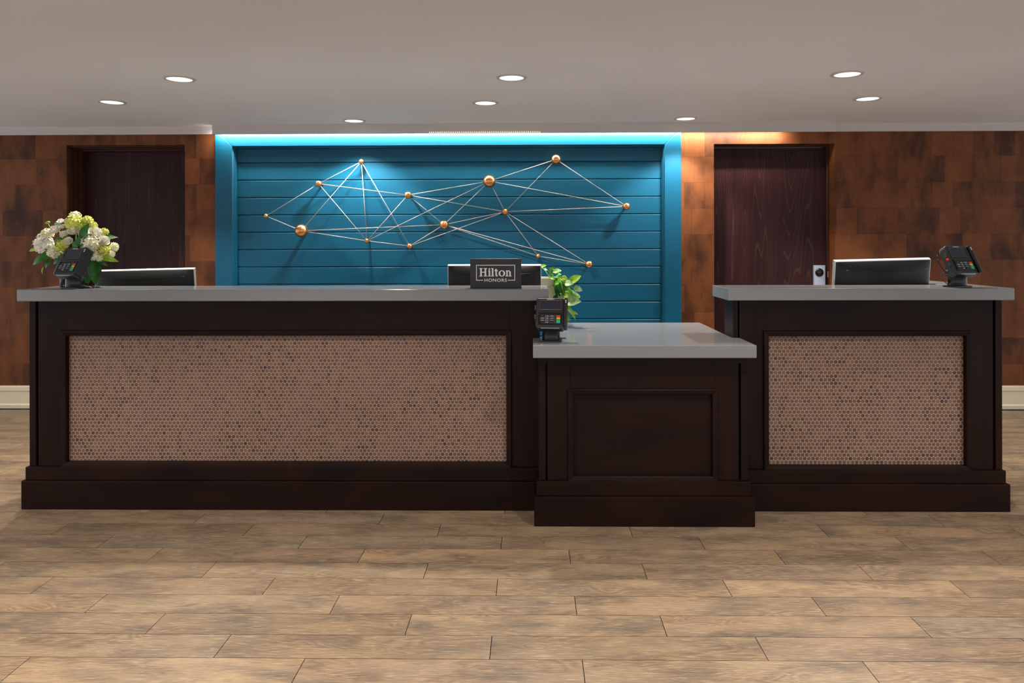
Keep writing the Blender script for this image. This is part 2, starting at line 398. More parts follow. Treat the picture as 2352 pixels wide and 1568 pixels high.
# ---- recessed ceiling lights
spotd = bpy.data.lights.new('downlight_lamp', 'SPOT'); spotd.energy = SPOT_W; spotd.color = SPOT_C; spotd.spot_size = math.radians(112); spotd.spot_blend = .45; spotd.shadow_soft_size = .04
def downlight(x, y, label, group=None):
    t = thing('recessed_downlight', (x, y, ZC), label, 'ceiling light', group)
    obj('trim_ring', MB().lathe([(.072, -.002), (.074, -.006), (.088, -.005), (.092, 0), (.07, 0)], 32, (x, y, ZC)), 'trim_white', t)
    obj('lens', MB().disc(.0725, (x, y, ZC-.0022), 32, Matrix.Rotation(PI, 3, 'X')), 'lens', t)
    l = bpy.data.objects.new('lamp', spotd); col.objects.link(l); l.parent = t; l.location = (0, 0, -.012)
    return t
for (px, py, lab) in ((412, 181, 'round recessed ceiling light over the flowers, in the row above the desk front'), (257, 234, 'round recessed ceiling light in front of the door behind the flowers'),
        (1175, 178, 'round recessed ceiling light over the middle of the desk front'), (1115, 236, 'round recessed ceiling light over the sign, midway to the blue wall'),
        (813, 277, 'round ceiling light close to the blue wall, above the peak of the wire sculpture'), (1575, 272, 'round ceiling light close to the wall, between blue panelling and hinged door'),
        (1946, 170, 'round recessed ceiling light over the front of the desk with L-shaped top'), (1993, 226, 'round recessed ceiling light in front of the mottled wall beyond the hinged door')):
    p = UZ(px, py, ZC); downlight(p.x, p.y, lab)
for y in (2.3, .6, -1.1):
    for x in (-3.0, -1.0, 1.0, 3.0): downlight(x, y, 'round recessed ceiling light over the open lobby floor', 'lobby ceiling lights')
# ---- led strip behind the fascia
LX0, LX1 = UX(489, YF+.05, 300), UX(1806, YF+.05, 300)
ls = thing('led_strip', ((LX0+LX1)/2, YF+.06, zf+.022), 'bright white light strip glowing behind the fascia over blue panelling', 'light strip')
obj('channel', MB().box(LX0, LX1, YF+.05, YF+.074, zf+.022, zf+.036), 'trim_white', ls)
obj('diffuser', MB().box(LX0, LX1, YF+.054, YF+.066, zf+.018, zf+.022), 'led', ls)
q0, q1 = UX(985, YF+.01, 303), UX(1242, YF+.01, 303); mb = MB()
n = 60
for i in range(n):
    x = q0+(q1-q0)*(i+.5)/n
    mb.prism([(x-.0028, zf+.001), (x+.0028, zf+.001), (x+.0012, zf+.012), (x-.0012, zf+.012)], 'y', YF-.0045, YF)
o = obj('diode', mb, 'diode_glow', ls); o['kind'] = 'stuff'

# ================================================================== reception desks
YS, YPL, YST, YBO, YBK, YSB = 3.735, 3.784, 3.797, 3.812, 3.985, 4.06     # slab front, plinth, base strip, body face, body back, slab back
ZS1 = UZZ(640, 664, YS); ZS0 = UZZ(640, 691.5, YS)
MS, MPL, MST, MBO, MSB = 3.52, 3.573, 3.586, 3.600, 4.55                   # the same for the low middle desk
ZM1 = UZZ(1480, 793, MS); ZM0 = UZZ(1480, 822.5, MS)

def tiles(parent, x0, x1, z0, z1, Y, pitch):
    r = pitch*.443; seg = 12; ph = pitch*math.sqrt(3)/2
    circ = [(math.cos(2*PI*(i+.5)/seg), math.sin(2*PI*(i+.5)/seg)) for i in range(seg)]
    def pen(mb, cx, cz, clip):
        vs = []
        for rr, d in ((r, 0.0), (r*.97, -.0009), (r*.86, -.0015)):
            for a, b in circ:
                x, z = cx+a*rr, cz+b*rr
                if clip: x = min(max(x, x0), x1); z = min(max(z, z0), z1)
                vs.append((x, Y+d, z))
        fs = [(k*seg+i, k*seg+(i+1) % seg, (k+1)*seg+(i+1) % seg, (k+1)*seg+i) for k in (0, 1) for i in range(seg)]+[tuple(range(2*seg, 3*seg))]
        mb.add(vs, fs, False)
    spots = []; row = 0; z = z1-r*.72
    while z > z0-r*.4:
        x = x0+(pitch*.5 if row % 2 else 0.0)
        while x < x1+r*.5:
            spots.append((x, z)); x += pitch
        z -= ph; row += 1
    whole = [s for s in spots if x0+r < s[0] < x1-r and z0+r < s[1] < z1-r]
    whole.sort(key=lambda s: s[0]**2+(s[1]-CAMZ)**2)
    pick = set(whole[:300])
    base = MB(); pen(base, 0, 0, False); base.v = [v-Vector((0, Y, 0)) for v in base.v]; me = base.mesh('penny_tile')
    rest = MB()
    for s in spots:
        if s in pick:
            o = obj('penny_tile', me, 'penny_tile', parent); o.location = Vector((s[0], Y, s[1]))-ORG[parent]
        else: pen(rest, s[0], s[1], True)
    o = obj('penny_tile_field', rest, 'penny_tile', parent); o['kind'] = 'stuff'

def desk_front(t, bx0, bx1, sx0, sx1, px0, px1, pan, zs, ztop, Yb, Yst, Ypl, Ybk, postl, postr, mould=.028, tile=None):
    """half-wall desk face: plinth, base strip, carcass, corner posts, rails, stiles, moulding and the inset panel (pan = inner x0,x1,z0,z1)"""
    zp, zst = zs
    bxo('plinth', px0, px1, Ypl, Ybk+.02, 0, zp, 'dark_wood', t, .004)
    bxo('base_strip', sx0, sx1, Yst, Ybk+.01, zp, zst, 'dark_wood', t, .003)
    bxo('carcass', bx0+.004, bx1-.004, Yb+.045, Ybk, zst, ztop, 'dark_wood', t, 0)
    x0, x1, z0, z1 = pan
    g = .009; a, b = bx0, bx1
    if postl: bxo('corner_post', bx0, bx0+postl, Yb, Ybk, zst, ztop, 'dark_wood_stile', t, .0025); a = bx0+postl+g
    if postr: bxo('corner_post', bx1-postr, bx1, Yb, Ybk, zst, ztop, 'dark_wood_stile', t, .0025); b = bx1-postr-g
    yf = Yb+.006
    bxo('stile', a, x0-mould*.6, yf, Yb+.05, zst, ztop, 'dark_wood_stile', t, .0015)
    bxo('stile', x1+mould*.6, b, yf, Yb+.05, zst, ztop, 'dark_wood_stile', t, .0015)
    bxo('rail', x0-mould*.6, x1+mould*.6, yf, Yb+.05, z1+mould*.6, ztop, 'dark_wood', t, .0015)
    bxo('rail', x0-mould*.6, x1+mould*.6, yf, Yb+.05, zst, z0-mould*.5, 'dark_wood', t, .0015)
    m = mould
    prof = [(0, Yb+.046), (0, Yb-.003), (.003, Yb-.006), (m*.55, Yb-.008), (m-.004, Yb-.009), (m, Yb-.005), (m, Yb+.04)]   # (distance out from panel, y)
    for side in range(4):
        mb = MB(); vs = []
        cs = [(x0, z0, -1, -1), (x1, z0, 1, -1), (x1, z1, 1, 1), (x0, z1, -1, 1)]
        for c in (cs[side], cs[(side+1) % 4]):
            vs += [(c[0]+c[2]*d, y, c[1]+c[3]*d) for d, y in prof]
        n = len(prof)
        mb.add(vs, [(i, n+i, n+(i+1) % n, (i+1) % n) for i in range(n)]+[tuple(range(n)), tuple(range(2*n-1, n-1, -1))])
        obj('moulding', mb, 'dark_wood', t, .0012)
    yp = Yb+.026
    if tile:
        gp = bxo('tile_panel', x0-.004, x1+.004, yp, Yb+.045, z0-.004, z1+.004, 'grout', t, 0)
        gp['label'] = 'inset of small round brown penny tiles in pale grout'
        tiles(gp, x0, x1, z0, z1, yp, tile)
    else:
        bxo('inset_panel', x0-.004, x1+.004, yp-.004, Yb+.045, z0-.004, z1+.004, 'dark_wood', t, 0)

# --- long desk
bx0, bx1 = UX(67, YBO, 800), UX(1240, YBO, 800)
ztl, zth = UZZ(650, 1058, YBO+.026), UZZ(650, 770, YBO+.01)
zs = (UZZ(640, 1105.5, YPL), UZZ(640, 1073.5, YST))
t = thing('reception_desk', ((bx0+bx1)/2, YBO+.08, 0), 'long dark wooden reception desk with a wide penny-tile inset', 'reception desk')
desk_front(t, bx0, bx1, UX(58, YST, 1080), bx1, UX(48, YPL, 1140), bx1, (UX(152, YBO, 900), UX(1163, YBO, 900), ztl, zth), zs, ZS0, YBO, YST, YPL, YBK, .034, 0, tile=.0208)
bxo('work_surface', bx0+.06, bx1-.12, YBK, 4.62, .73, .76, 'grey_quartz', t, .003)
bxo('gable', bx0+.06, bx0+.085, YBK, 4.6, 0, .73, 'dark_wood', t, .002)
bxo('gable', bx1-.145, bx1-.12, YBK, 4.6, 0, .73, 'dark_wood', t, .002)
cl = obj('countertop', MB().box(UX(38, YS, 675), UX(1259.5, YS, 675), YS, YSB, ZS0, ZS1), 'grey_quartz', bev=.004)
tag(cl, 'long grey stone countertop carrying the flowers and the sign', 'countertop')
# --- L-topped desk
rx0, rx1 = UX(1684, YBO, 720), UX(2302, YBO, 800)
ztl2, zth2 = UZZ(1990, 1065.5, YBO+.026), UZZ(1990, 771, YBO+.01)
zs2 = (UZZ(2020, 1112, YPL), UZZ(2020, 1080.5, YST))
t = thing('reception_desk', ((rx0+rx1)/2, YBO+.08, 0), 'dark wooden reception desk with a nearly square penny-tile inset', 'reception desk')
desk_front(t, rx0, rx1, rx0, UX(2311, YST, 1090), rx0, UX(2321.5, YPL, 1140), (UX(1766, YBO, 900), UX(2219, YBO, 900), ztl2, zth2), zs2, ZS0, YBO, YST, YPL, YBK, .024, .034, tile=.0213)
bxo('return_wall', rx1-.14, rx1-.002, YBK, 4.70, 0, ZS0, 'dark_wood_stile', t, .003)
bxo('work_surface', rx0+.1, rx1-.14, YBK, 4.62, .73, .76, 'grey_quartz', t, .003)
bxo('gable', rx0+.1, rx0+.125, YBK, 4.6, 0, .73, 'dark_wood', t, .002)
sx0, sx1 = UX(1672.5, YS, 675), UX(2331, YS, 675)
mb = MB().prism([(sx0, YS), (sx1, YS), (sx1, 4.74), (sx1-.17, 4.74), (sx1-.17, YSB), (sx0, YSB)], 'z', ZS0, ZS1)
cr = obj('countertop', mb, 'grey_quartz', bev=.004); tag(cr, 'L-shaped grey stone countertop beside the mottled copper wall', 'countertop')
# --- low middle desk
mx0, mx1 = UX(1237, MBO, 950), UX(1718, MBO, 950)
zs3 = (UZZ(1480, 1141, MPL), UZZ(1480, 1105.5, MST))
t = thing('reception_desk', ((mx0+mx1)/2, MBO+.1, 0), 'low dark wooden desk with a plain framed panel between the taller desks', 'reception desk')
desk_front(t, mx0, mx1, UX(1232.5, MST, 1120), UX(1726, MST, 1120), UX(1227, MPL, 1170), UX(1735, MPL, 1170), (UX(1317, MBO, 1000), UX(1636, MBO, 1000), UZZ(1480, 1093, MBO), UZZ(1480, 906, MBO)), zs3, ZM0, MBO, MST, MPL, 3.76, .034, .034)
bxo('header_strip', mx0+.001, mx1-.001, MBO-.001, MBO+.01, UZZ(1480, 834, MBO), ZM0, 'dark_wood', t, .002)
bxo('gable', bx1+.024, bx1+.047, 3.80, 4.5, 0, ZM0, 'dark_wood', t, .002)
bxo('gable', rx0-.035, rx0-.012, 3.80, 4.5, 0, ZM0, 'dark_wood', t, .002)
a0, a1 = UX(1224, MS, 805), UX(1738.5, MS, 805)
mb = MB().prism([(a0, MS), (a1, MS), (a1, YBO-.002), (rx0-.003, YBO-.002), (rx0-.003, MSB), (bx1+.02, MSB), (bx1+.02, YBO-.002), (a0, YBO-.002)], 'z', ZM0, ZM1)
cm = obj('countertop', mb, 'grey_quartz', bev=.004); tag(cm, 'low grey stone countertop between the taller desks, carrying the planter', 'countertop')

# ================================================================== wire sculpture
sph = dict(A=(611, 496, 5.2, 0.04), B=(732, 422, 7.6, 0.09), C=(830, 371, 6, 0.05), D=(692, 530, 15, 0.09), E=(937, 448, 8.3, 0.09), F=(843, 553, 5.6, 0.08), G=(941, 565, 6.8, 0.06),
           H=(1020, 516, 10.5, 0.03), I=(1124, 416, 14.3, 0.03), J=(1277, 366, 11, 0.04), K=(1160, 486, 7.2, 0.025), L=(1439, 474, 8.7, 0.045), M=(1236, 588, 5.2, 0.025), N=(1353, 607, 8.6, 0.035))
t = thing('wire_sculpture', (U(1020, 516, YBD).x, YBD, U(1020, 516, YBD).z), 'copper balls joined by thin steel rods on the blue panelling', 'wall sculpture')
P3 = {}
for k, (px, py, r, d) in sph.items():
    Y = YBD-d-r/278; c = U(px, py, Y); P3[k] = (c, r*Y/F)
    R = P3[k][1]; ng = 14; prof = [(max(R*math.sin(PI*i/ng), .00001), -R*math.cos(PI*i/ng)) for i in range(ng+1)]
    s = obj('ball', MB().lathe(prof, 24, c), 'copper', t)
    obj('wall_pin', MB().tube([c, (c.x, YBD+.002, c.z)], max(R*.3, .005), 10), 'copper', s)
for e in 'AB AD BC BF BE CD CF CG DH DF EF EH EI EK FI FG GH GK HI HK HM HN IJ IK IL JK JL KL KM KN MN'.split():
    obj('rod', MB().tube([P3[e[0]][0], P3[e[1]][0]], .0031, 6), 'wire_steel', t)

# ================================================================== payment terminals
def make_terminal(label):
    t = thing('payment_terminal', (0, 0, 0), label, 'card terminal')
    hw, hd = .053, .047
    rr = [(hw-.012+.012*math.cos(a), hd-.012+.012*math.sin(a)) for a in [PI/2*i/4 for i in range(5)]]
    poly = rr+[(-x, y) for x, y in rr[::-1]]+[(-x, -y) for x, y in rr]+[(x, -y) for x, y in rr[::-1]]
    obj('base_plate', MB().prism(poly, 'z', 0, .008), 'black_gloss', t, .0015)
    obj('column', MB().lathe([(0, .008), (.046, .008), (.044, .012), (.043, .055), (.045, .058), (.045, .066), (0, .066)], 36), 'black_metal', t)
    e = math.radians(60); R = Matrix.Rotation(e-PI/2, 3, 'X')            # local: x right, z up the face, -y out of it
    m = (Matrix.Translation((0, -.03, .142)) @ Matrix.Rotation(-(PI/2-e), 4, 'X'))
    obj('bracket', MB().prism([(-.03, .05), (.03, .05), (.03, .13), (.02, .15), (-.02, .15), (-.03, .13)], 'y', .012, .05), 'black_plastic', t, .006)
    obj('swivel_head', MB().box(-.042, .042, -.03, .04, .062, .088), 'black_plastic', t, .008)
    L = .083
    body = MB().prism([(-.074, -L+.012), (-.062, -L), (.062, -L), (.07, -L+.012), (.07, L-.01), (.06, L), (-.064, L), (-.074, L-.01)], 'y', 0, .046, m)
    b = obj('housing', body, 'housing', t, .006)
    def rect(name, x0, x1, z0, z1, d0, d1, mt, par=t, bev=.0): return obj(name, MB().box(x0, x1, d0, d1, z0, z1, m), mt, par, bev)
    # screen surround and screen
    sc = obj('screen_bezel', MB().ringprism([(-.058, .012), (.054, .012), (.054, .068), (-.058, .068)], [(-.052, .017), (.048, .017), (.048, .063), (-.052, .063)], -.004, .004, m), 'dark_grey_plastic', t, .001)
    rect('screen', -.0525, .0485, .0165, .0635, -.0012, .002, 'screen_off')
    # keypad well
    obj('keypad_rim', MB().ringprism([(-.06, -.062), (.056, -.062), (.056, .002), (-.06, .002)], [(-.052, -.058), (.048, -.058), (.048, -.006), (-.052, -.006)], -.005, .004, m), 'black_gloss', t, .002)
    rect('keypad', -.052, .048, -.058, -.014, -.002, .002, 'dark_grey_plastic')
    keys = ['1', '2 ABC', '3 DEF', '4 GHI', '5 JKL', '6 MNO', '7 PQRS', '8 TUV', '9 WXYZ', '.', '0 ,#*', '-']
    for i, kx in enumerate(keys):
        cx = -.041+.0235*(i % 3); cz = -.0195-.0108*(i//3)
        k = rect('key', cx-.0098, cx+.0098, cz-.0046, cz+.0046, -.004, -.001, 'key_black', t, .0008)
        tm = text_mb(kx, .0072, .00012); xs = [v.x for v in tm.v]; wd = max(max(xs)-min(xs), .001); s = min(1, .017/wd)
        obj('key_print', xform(tm, m @ Matrix.Translation((cx, -.00425, cz-.0022)) @ Matrix.Rotation(PI/2, 4, 'X') @ Matrix.Scale(s, 4)), 'print_white', k)
    for nm, cz, hh in (('key_red', -.0195, .0044), ('key_yellow', -.0303, .0044), ('key_green', -.0465, .0098)):
        k = rect('key', .0295, .0475, cz-hh, cz+hh, -.0042, -.001, nm, t, .0008); k['label'] = nm[4:]+' function key'
    # swipe channel with its printed mark, chip slot, brand line
    sw = rect('card_swipe', .066, .082, -L+.006, L-.004, -.012, .04, 'black_plastic', t, .004)
    rect('swipe_slot', .0595, .066, -L+.01, L-.012, -.0015, .03, 'black_gloss', t)
    for k in range(2): rect('swipe_mark', .0705+.001*k, .0775-.001*k, L-.024-.009*k, L-.018-.009*k, -.0128, -.0118, 'print_white', sw)
    rect('chip_slot', -.046, .044, -L-.001, -L+.003, -.002, .006, 'steel', t, .0008)
    obj('brand_print', xform(text_mb('ingenico', .0105, .0002), m @ Matrix.Translation((-.003, -.0006, .0715)) @ Matrix.Rotation(PI/2, 4, 'X')), 'print_white', t)
    # side clips and cable
    for z in (-.02, .03): rect('side_clip', -.0815, -.073, z-.012, z+.012, .004, .02, 'dark_grey_plastic', t, .002)
    obj('cable', MB().tube([m @ Vector(p) for p in ((-.05, .046, .06), (-.085, .05, .055), (-.09, .06, .02), (-.075, .06, -.04))]+[Vector(p) for p in ((-.05, .05, .07), (-.02, .07, .03), (.03, .085, .004), (.07, .09, .003))], .0026, 6), 'black_plastic', t)
    return t
tm1 = make_terminal('black card terminal on the low counter beside the pothos plant')
def place(o, px, py, Z, rz, rx=0.0, sc=1.0):
    p = UZ(px, py, Z); o.location = p; o.rotation_euler = (0, rx, rz); o.scale = (sc,)*3
place(tm1, 1266, 782.5, ZM1, math.radians(-5))
tm2 = copy_tree(tm1); tm2['label'] = 'black card terminal in front of the white flower arrangement'
tm2.location = (UX(172, 3.835, 658), 3.835, ZS1); tm2.rotation_euler = (0, 0, math.radians(-14))
tm3 = copy_tree(tm1); tm3['label'] = 'black card terminal with a red tag on the L-shaped counter'
tm3.location = (UX(2199, 3.835, 655), 3.835, ZS1); tm3.rotation_euler = (0, 0, math.radians(15))
o = obj('red_tag', MB().box(-.0835, -.0745, .004, .012, .0, .012, Matrix.Translation((0, -.03, .142)) @ Matrix.Rotation(-PI/6, 4, 'X')), 'red_tag'); o.parent = tm3

# ================================================================== sign
ysg = 3.80; a0 = U(1080, 594, ysg); a1 = U(1197.5, 661, ysg)
zb = ZS1; sg = thing('desk_sign', ((a0.x+a1.x)/2, ysg, zb), 'small black sign with white lettering standing on the long counter', 'sign')
bxo('panel', a0.x, a1.x, ysg, ysg+.02, zb, a0.z, 'sign_black', sg, .0015)
bxo('easel_foot', a0.x-.0, a1.x-.0, ysg+.02, ysg+.075, zb, zb+.004, 'sign_black', sg, .001)
def sxy(x, y):                              # sign artwork units (6.53 per photo pixel) to metres on the panel
    return (a0.x+(x-132)/(897-132)*(a1.x-a0.x), a0.z-(y-90)/(524-90)*(a0.z-zb))
def art(polys, d=.0012):
    mb = MB()
    for ii, pl in enumerate(polys):
        d += .00006
        pl = [sxy(*q) for q in pl]
        ar = sum(pl[i][0]*pl[(i+1) % len(pl)][1]-pl[(i+1) % len(pl)][0]*pl[i][1] for i in range(len(pl)))
        mb.prism(pl if ar > 0 else pl[::-1], 'y', ysg-d, ysg+.0005)
    return mb
R4 = lambda x0, y0, x1, y1: [(x0, y0), (x1, y0), (x1, y1), (x0, y1)]
obj('border', art([R4(221, 181, 803, 191), R4(221, 191, 231, 402), R4(793, 191, 803, 402), R4(221, 402, 327, 412), R4(694, 402, 803, 412)]), 'print_silver', sg)
def arc(cx, cy, rx, ry, a0_, a1_, n): return [(cx+rx*math.cos(a0_+(a1_-a0_)*i/n), cy+ry*math.sin(a0_+(a1_-a0_)*i/n)) for i in range(n+1)]
def band(o, i): return [[o[k], o[k+1], i[k+1], i[k]] for k in range(len(o)-1)]
gl = {}
gl['H'] = [R4(283, 230, 309, 350), R4(345, 230, 371, 350), R4(309, 281, 345, 294)]+[R4(x, y, x+48, y+11) for x in (268, 336) for y in (229, 340)]
gl['H'] = [R4(281, 240, 306, 340), R4(347, 240, 372, 340), R4(306, 282, 347, 295)]+[R4(x0, y, x1, y+11) for x0, x1 in ((268, 318), (335, 386)) for y in (229, 340)]
gl['i'] = [R4(408, 273, 431, 340), R4(400, 263, 431, 273), R4(398, 340, 441, 351), arc(419, 243, 13, 13, 0, 2*PI, 16)[:-1]]
gl['l'] = [R4(456, 238, 479, 340), R4(447, 228, 479, 238), R4(446, 340, 489, 351)]
gl['t'] = [R4(509, 240, 531, 335), R4(497, 263, 549, 274), [(509, 263), (497, 263), (509, 240)], [(509, 335), (531, 330), (550, 338), (540, 352), (518, 350)]]
gl['o'] = band(arc(606, 307, 50, 46, 0, 2*PI, 28), arc(606, 307, 24, 35, 0, 2*PI, 28))
gl['n'] = [R4(672, 273, 694, 340), R4(663, 263, 694, 273), R4(662, 340, 703, 351), R4(717, 300, 740, 340), R4(710, 340, 751, 351)]+band(arc(706, 300, 34, 38, PI, 2*PI, 14), arc(704, 300, 13, 26, PI, 2*PI, 14))
for k, pl in gl.items(): obj('letter', art(pl), 'print_silver', sg)
tmx = text_mb('HONORS', 1.0, .014, 1.12); xs = [v.x for v in tmx.v]; zs_ = [v.y for v in tmx.v]
c0, c1 = sxy(345, 430), sxy(680, 382)
for v in tmx.v:
    u, vv_ = (v.x-min(xs))/(max(xs)-min(xs)), (v.y-min(zs_))/(max(zs_)-min(zs_))
    v.x, v.y, v.z = c0[0]+u*(c1[0]-c0[0]), ysg-.0012, c0[1]+vv_*(c1[1]-c0[1])
obj('word', tmx, 'print_silver', sg)

# ================================================================== monitors
def make_monitor(label):
    t = thing('monitor', (0, 0, 0), label, 'monitor', 'monitors on the desks behind the counters')
    W, H, z0 = .29, .18, .10            # half width, half height, bottom above the foot; screen faces +y
    zc = z0+H
    obj('bezel', MB().prism([(.018, zc-H), (.018, zc+H), (.006, zc+H), (-.006, zc+H-.006), (-.006, zc-H)], 'x', -W, W), 'monitor_edge', t, .002)
    obj('screen', MB().box(-W+.012, W-.012, .016, .019, zc-H+.016, zc+H-.012), 'black_gloss', t)
    nu, nv = 20, 12; vs = []
    for j in range(nv+1):
        for i in range(nu+1):
            u, v = -1+2*i/nu, -1+2*j/nv
            u2, v2 = math.copysign(abs(u)**.7, u), math.copysign(abs(v)**.7, v)
            vs.append((u2*(W-.004), -.0066-.034*((1-u2**4)*(1-v2**4))**.5-.01*max(0, 1-(u2*u2*3+(v2+.3)**2*3)), zc-.003+v2*(H-.006)))
    obj('back_shell', MB().add(vs, [(j*(nu+1)+i, j*(nu+1)+i+1, (j+1)*(nu+1)+i+1, (j+1)*(nu+1)+i) for j in range(nv) for i in range(nu)], True), 'monitor_back', t)
    vt = []
    for i in range(21):
        u = -1+i*.1; vt.append((u*W*.86, -.043+.012*u**4, zc+H-.048-.006*(1-u*u)))
    obj('vent_slot', MB().tube(vt, .0022, 6), 'black_gloss', t)
    obj('neck', MB().box(-.04, .04, -.06, -.03, .012, zc-.02), 'monitor_back', t, .006)
    obj('foot', MB().box(-.12, .12, -.13, .07, 0, .014), 'monitor_back', t, .005)
    return t
def put_monitor(t, pl, pr, ptop, Y, rz, ry=0.0, rx=0.0):
    p = U((pl+pr)/2, ptop, Y); W = abs(UX(pr, Y)-UX(pl, Y)); s = W/.58/max(math.cos(rz), .5)
    t.scale = (s, s, s); t.rotation_euler = (rx, ry, rz)
    t.location = (p.x, Y, .76)
    for c in t.children:                   # stretch the neck so that the panel reaches its height
        pass
    return p.z
mon = make_monitor('monitor turned away behind the small black sign')
def monitor_at(t, pl, pr, ptop, Y, rz, ry=0.0, rx=0.0):
    p = U((pl+pr)/2, ptop, Y); s = abs(UX(pr, Y)-UX(pl, Y))/.58/math.cos(rz)
    t.scale = (s, s, (p.z-.76)/.46); t.location = (p.x, Y, .761); t.rotation_euler = (rx, ry, rz)
m2 = copy_tree(mon); m2['label'] = 'monitor turned away beside the white flower arrangement'
m3 = copy_tree(mon); m3['label'] = 'monitor turned away on the desk with the L-shaped counter'
monitor_at(mon, 1029, 1243, 607, 4.28, 0, 0, math.radians(2))
monitor_at(m2, 231, 453, 617, 4.35, math.radians(3), math.radians(-1.2), math.radians(4))
monitor_at(m3, 1897, 2133, 593, 4.2, math.radians(10), math.radians(-1.0), math.radians(7))

# ================================================================== leaves, flowers
def leaf_mb(base, tip, width, nrm, fold=.25, bend=.15, heart=False, nu=6):
    base, tip, nrm = Vector(base), Vector(tip), Vector(nrm).normalized()
    ax = tip-base; L = ax.length; ax.normalize(); sd = ax.cross(nrm).normalized(); nr = sd.cross(ax).normalized()
    vs, fs = [], []
    for i in range(nu+1):
        s = i/nu
        wv = (math.sin(PI*s**.62)**.8 if heart else math.sin(PI*s**.8)**.9) if 0 < s < 1 else .02
        c = base+ax*(L*s)+nr*(bend*L*math.sin(PI*s)*1.0-bend*L*.8*s*s)
        for k in (-1, -.5, 0, .5, 1):
            back = -ax*L*.12*abs(k) if heart and s < .5 else Vector((0, 0, 0))
            vs.append(c+sd*(k*wv*width*.5)+nr*(fold*abs(k)*wv*width*.5)+back)
    for i in range(nu):
        for k in range(4): fs.append((i*5+k, i*5+k+1, i*5+k+6, i*5+k+5))
    th = [v-nr*.0006 for v in vs]; n = len(vs)
    return MB().add(vs+th, fs+[tuple(n+q for q in reversed(f)) for f in fs], True)
def basis(n):
    n = Vector(n).normalized(); a = n.cross(Vector((0, 0, 1)));
    a = a.normalized() if a.length > .1 else Vector((1, 0, 0))
    return a, n.cross(a).normalized(), n
def rose_mb(c, R, n):
    c = Vector(c); a, b, n = basis(n); mb = MB()
    for ly, (cnt, rb, rt, h0, h1, half) in enumerate(((5, .35, 1.05, -.55, .12, .75), (5, .3, .82, -.5, .42, .7), (4, .22, .55, -.4, .62, .85), (3, .12, .3, -.2, .72, 1.2))):
        for k in range(cnt):
            ph = 2*PI*k/cnt+ly*.6+random.uniform(-.15, .15); vs = []; j = random.uniform(.92, 1.08)
            for i in range(5):
                s = i/4; rho = R*(rb+(rt-rb)*math.sin(s*PI/2)**.8)*j; h = R*(h0+(h1-h0)*s)
                if i == 4: h -= R*.06; rho *= 1.06
                for q in range(5):
                    x = -1+q*.5; wd = half*(.55+.45*math.sin(PI*min(s*.75+.12, 1)))*(1 if i < 4 else .8); an = ph+x*wd
                    vs.append(c+(a*math.cos(an)+b*math.sin(an))*(rho*(1-.06*x*x))+n*(h-.1*R*x*x*s))
            mb.add(vs, [(i*5+q, i*5+q+1, i*5+q+6, i*5+q+5) for i in range(4) for q in range(4)], True)
    return mb
def cluster_mb(c, R, nfl, ps, rag=.1):     # ball of small four-petalled florets
    c = Vector(c); mb = MB()
    for i in range(nfl):
        z = 1-2*(i+.5)/nfl; rr = math.sqrt(1-z*z); an = i*2.39996
        d = Vector((rr*math.cos(an), rr*math.sin(an), z)); d = (d+Vector([random.uniform(-.16, .16) for _ in range(3)])).normalized()
        a, b, _ = basis(d); p = c+d*R*(1-ps*.3+random.uniform(-rag, rag)); rot = random.random()*PI
        vs = [p]; fs = []
        for k in range(4):
            e = rot+k*PI/2
            for da, q, hh in ((-.7, .62, .0), (-.36, 1.0, .22), (0, 1.08, .34), (.36, 1.0, .22), (.7, .62, .0)):
                vs.append(p+(a*math.cos(e+da)+b*math.sin(e+da))*R*ps*q+d*R*ps*hh)
            fs += [(0, k*5+j, k*5+j+1) for j in (1, 2, 3, 4)]
        mb.add(vs, fs, False)
    ng = 6; prof = [(max(.74*R*math.sin(PI*i/ng), 1e-5), -.74*R*math.cos(PI*i/ng)) for i in range(ng+1)]
    mb.lathe(prof, 10, c)
    return mb
YV = 3.985
sF = F/YV
vb = UZ(186, 656.6, ZS1); vx, vy = vb.x, YV
fa_ = thing('flower_arrangement', (vx, vy, ZS1), 'white roses and lime hydrangeas in a leaf-lined glass vase on the counter', 'flower arrangement')
vh = UZZ(186, 588, YV)-ZS1; vr = .06
obj('vase', MB().lathe([(0, .0005), (vr-.004, .0005), (vr, .004), (vr, vh), (vr-.003, vh), (vr-.003, .012), (0, .012)], 40, (vx, vy, ZS1)), 'glass', fa_)
cen = Vector((vx, vy, ZS1+vh*.9)); domec = U(170, 590, YV)
def dome(px, py, r):                        # a bloom on the bouquet's dome: nearer in the middle, further round the rim
    u, v = (px-168)/100, (592-py)/100
    k = max(0.0, 1-u*u-v*v)
    return U(px, py, YV-.11*math.sqrt(k)+.02)
for px, py, r, kind in ((170, 513, 19, 'lime'), (173, 498, 13, 'cream'), (201, 507, 12, 'lime'), (213, 518, 10, 'lime'), (240, 533, 9, 'lime'), (208, 557, 21, 'cream'), (214, 585, 12, 'cream'),
        (240, 574, 12, 'lime'), (262, 567, 10, 'cream'), (256, 583, 8, 'cream'), (142, 562, 14, 'lime'), (101, 562, 21, 'white'), (108, 538, 13, 'cream'), (122, 580, 13, 'cream'), (95, 545, 9, 'cream'), (190, 536, 9, 'cream'), (228, 592, 8, 'cream')):
    c = dome(px, py, r)
    o = obj('hydrangea' if r > 15 else 'carnation', cluster_mb(c, r/sF, 60 if r > 15 else 40, .30 if r > 15 else .36), 'petal_'+kind, fa_)
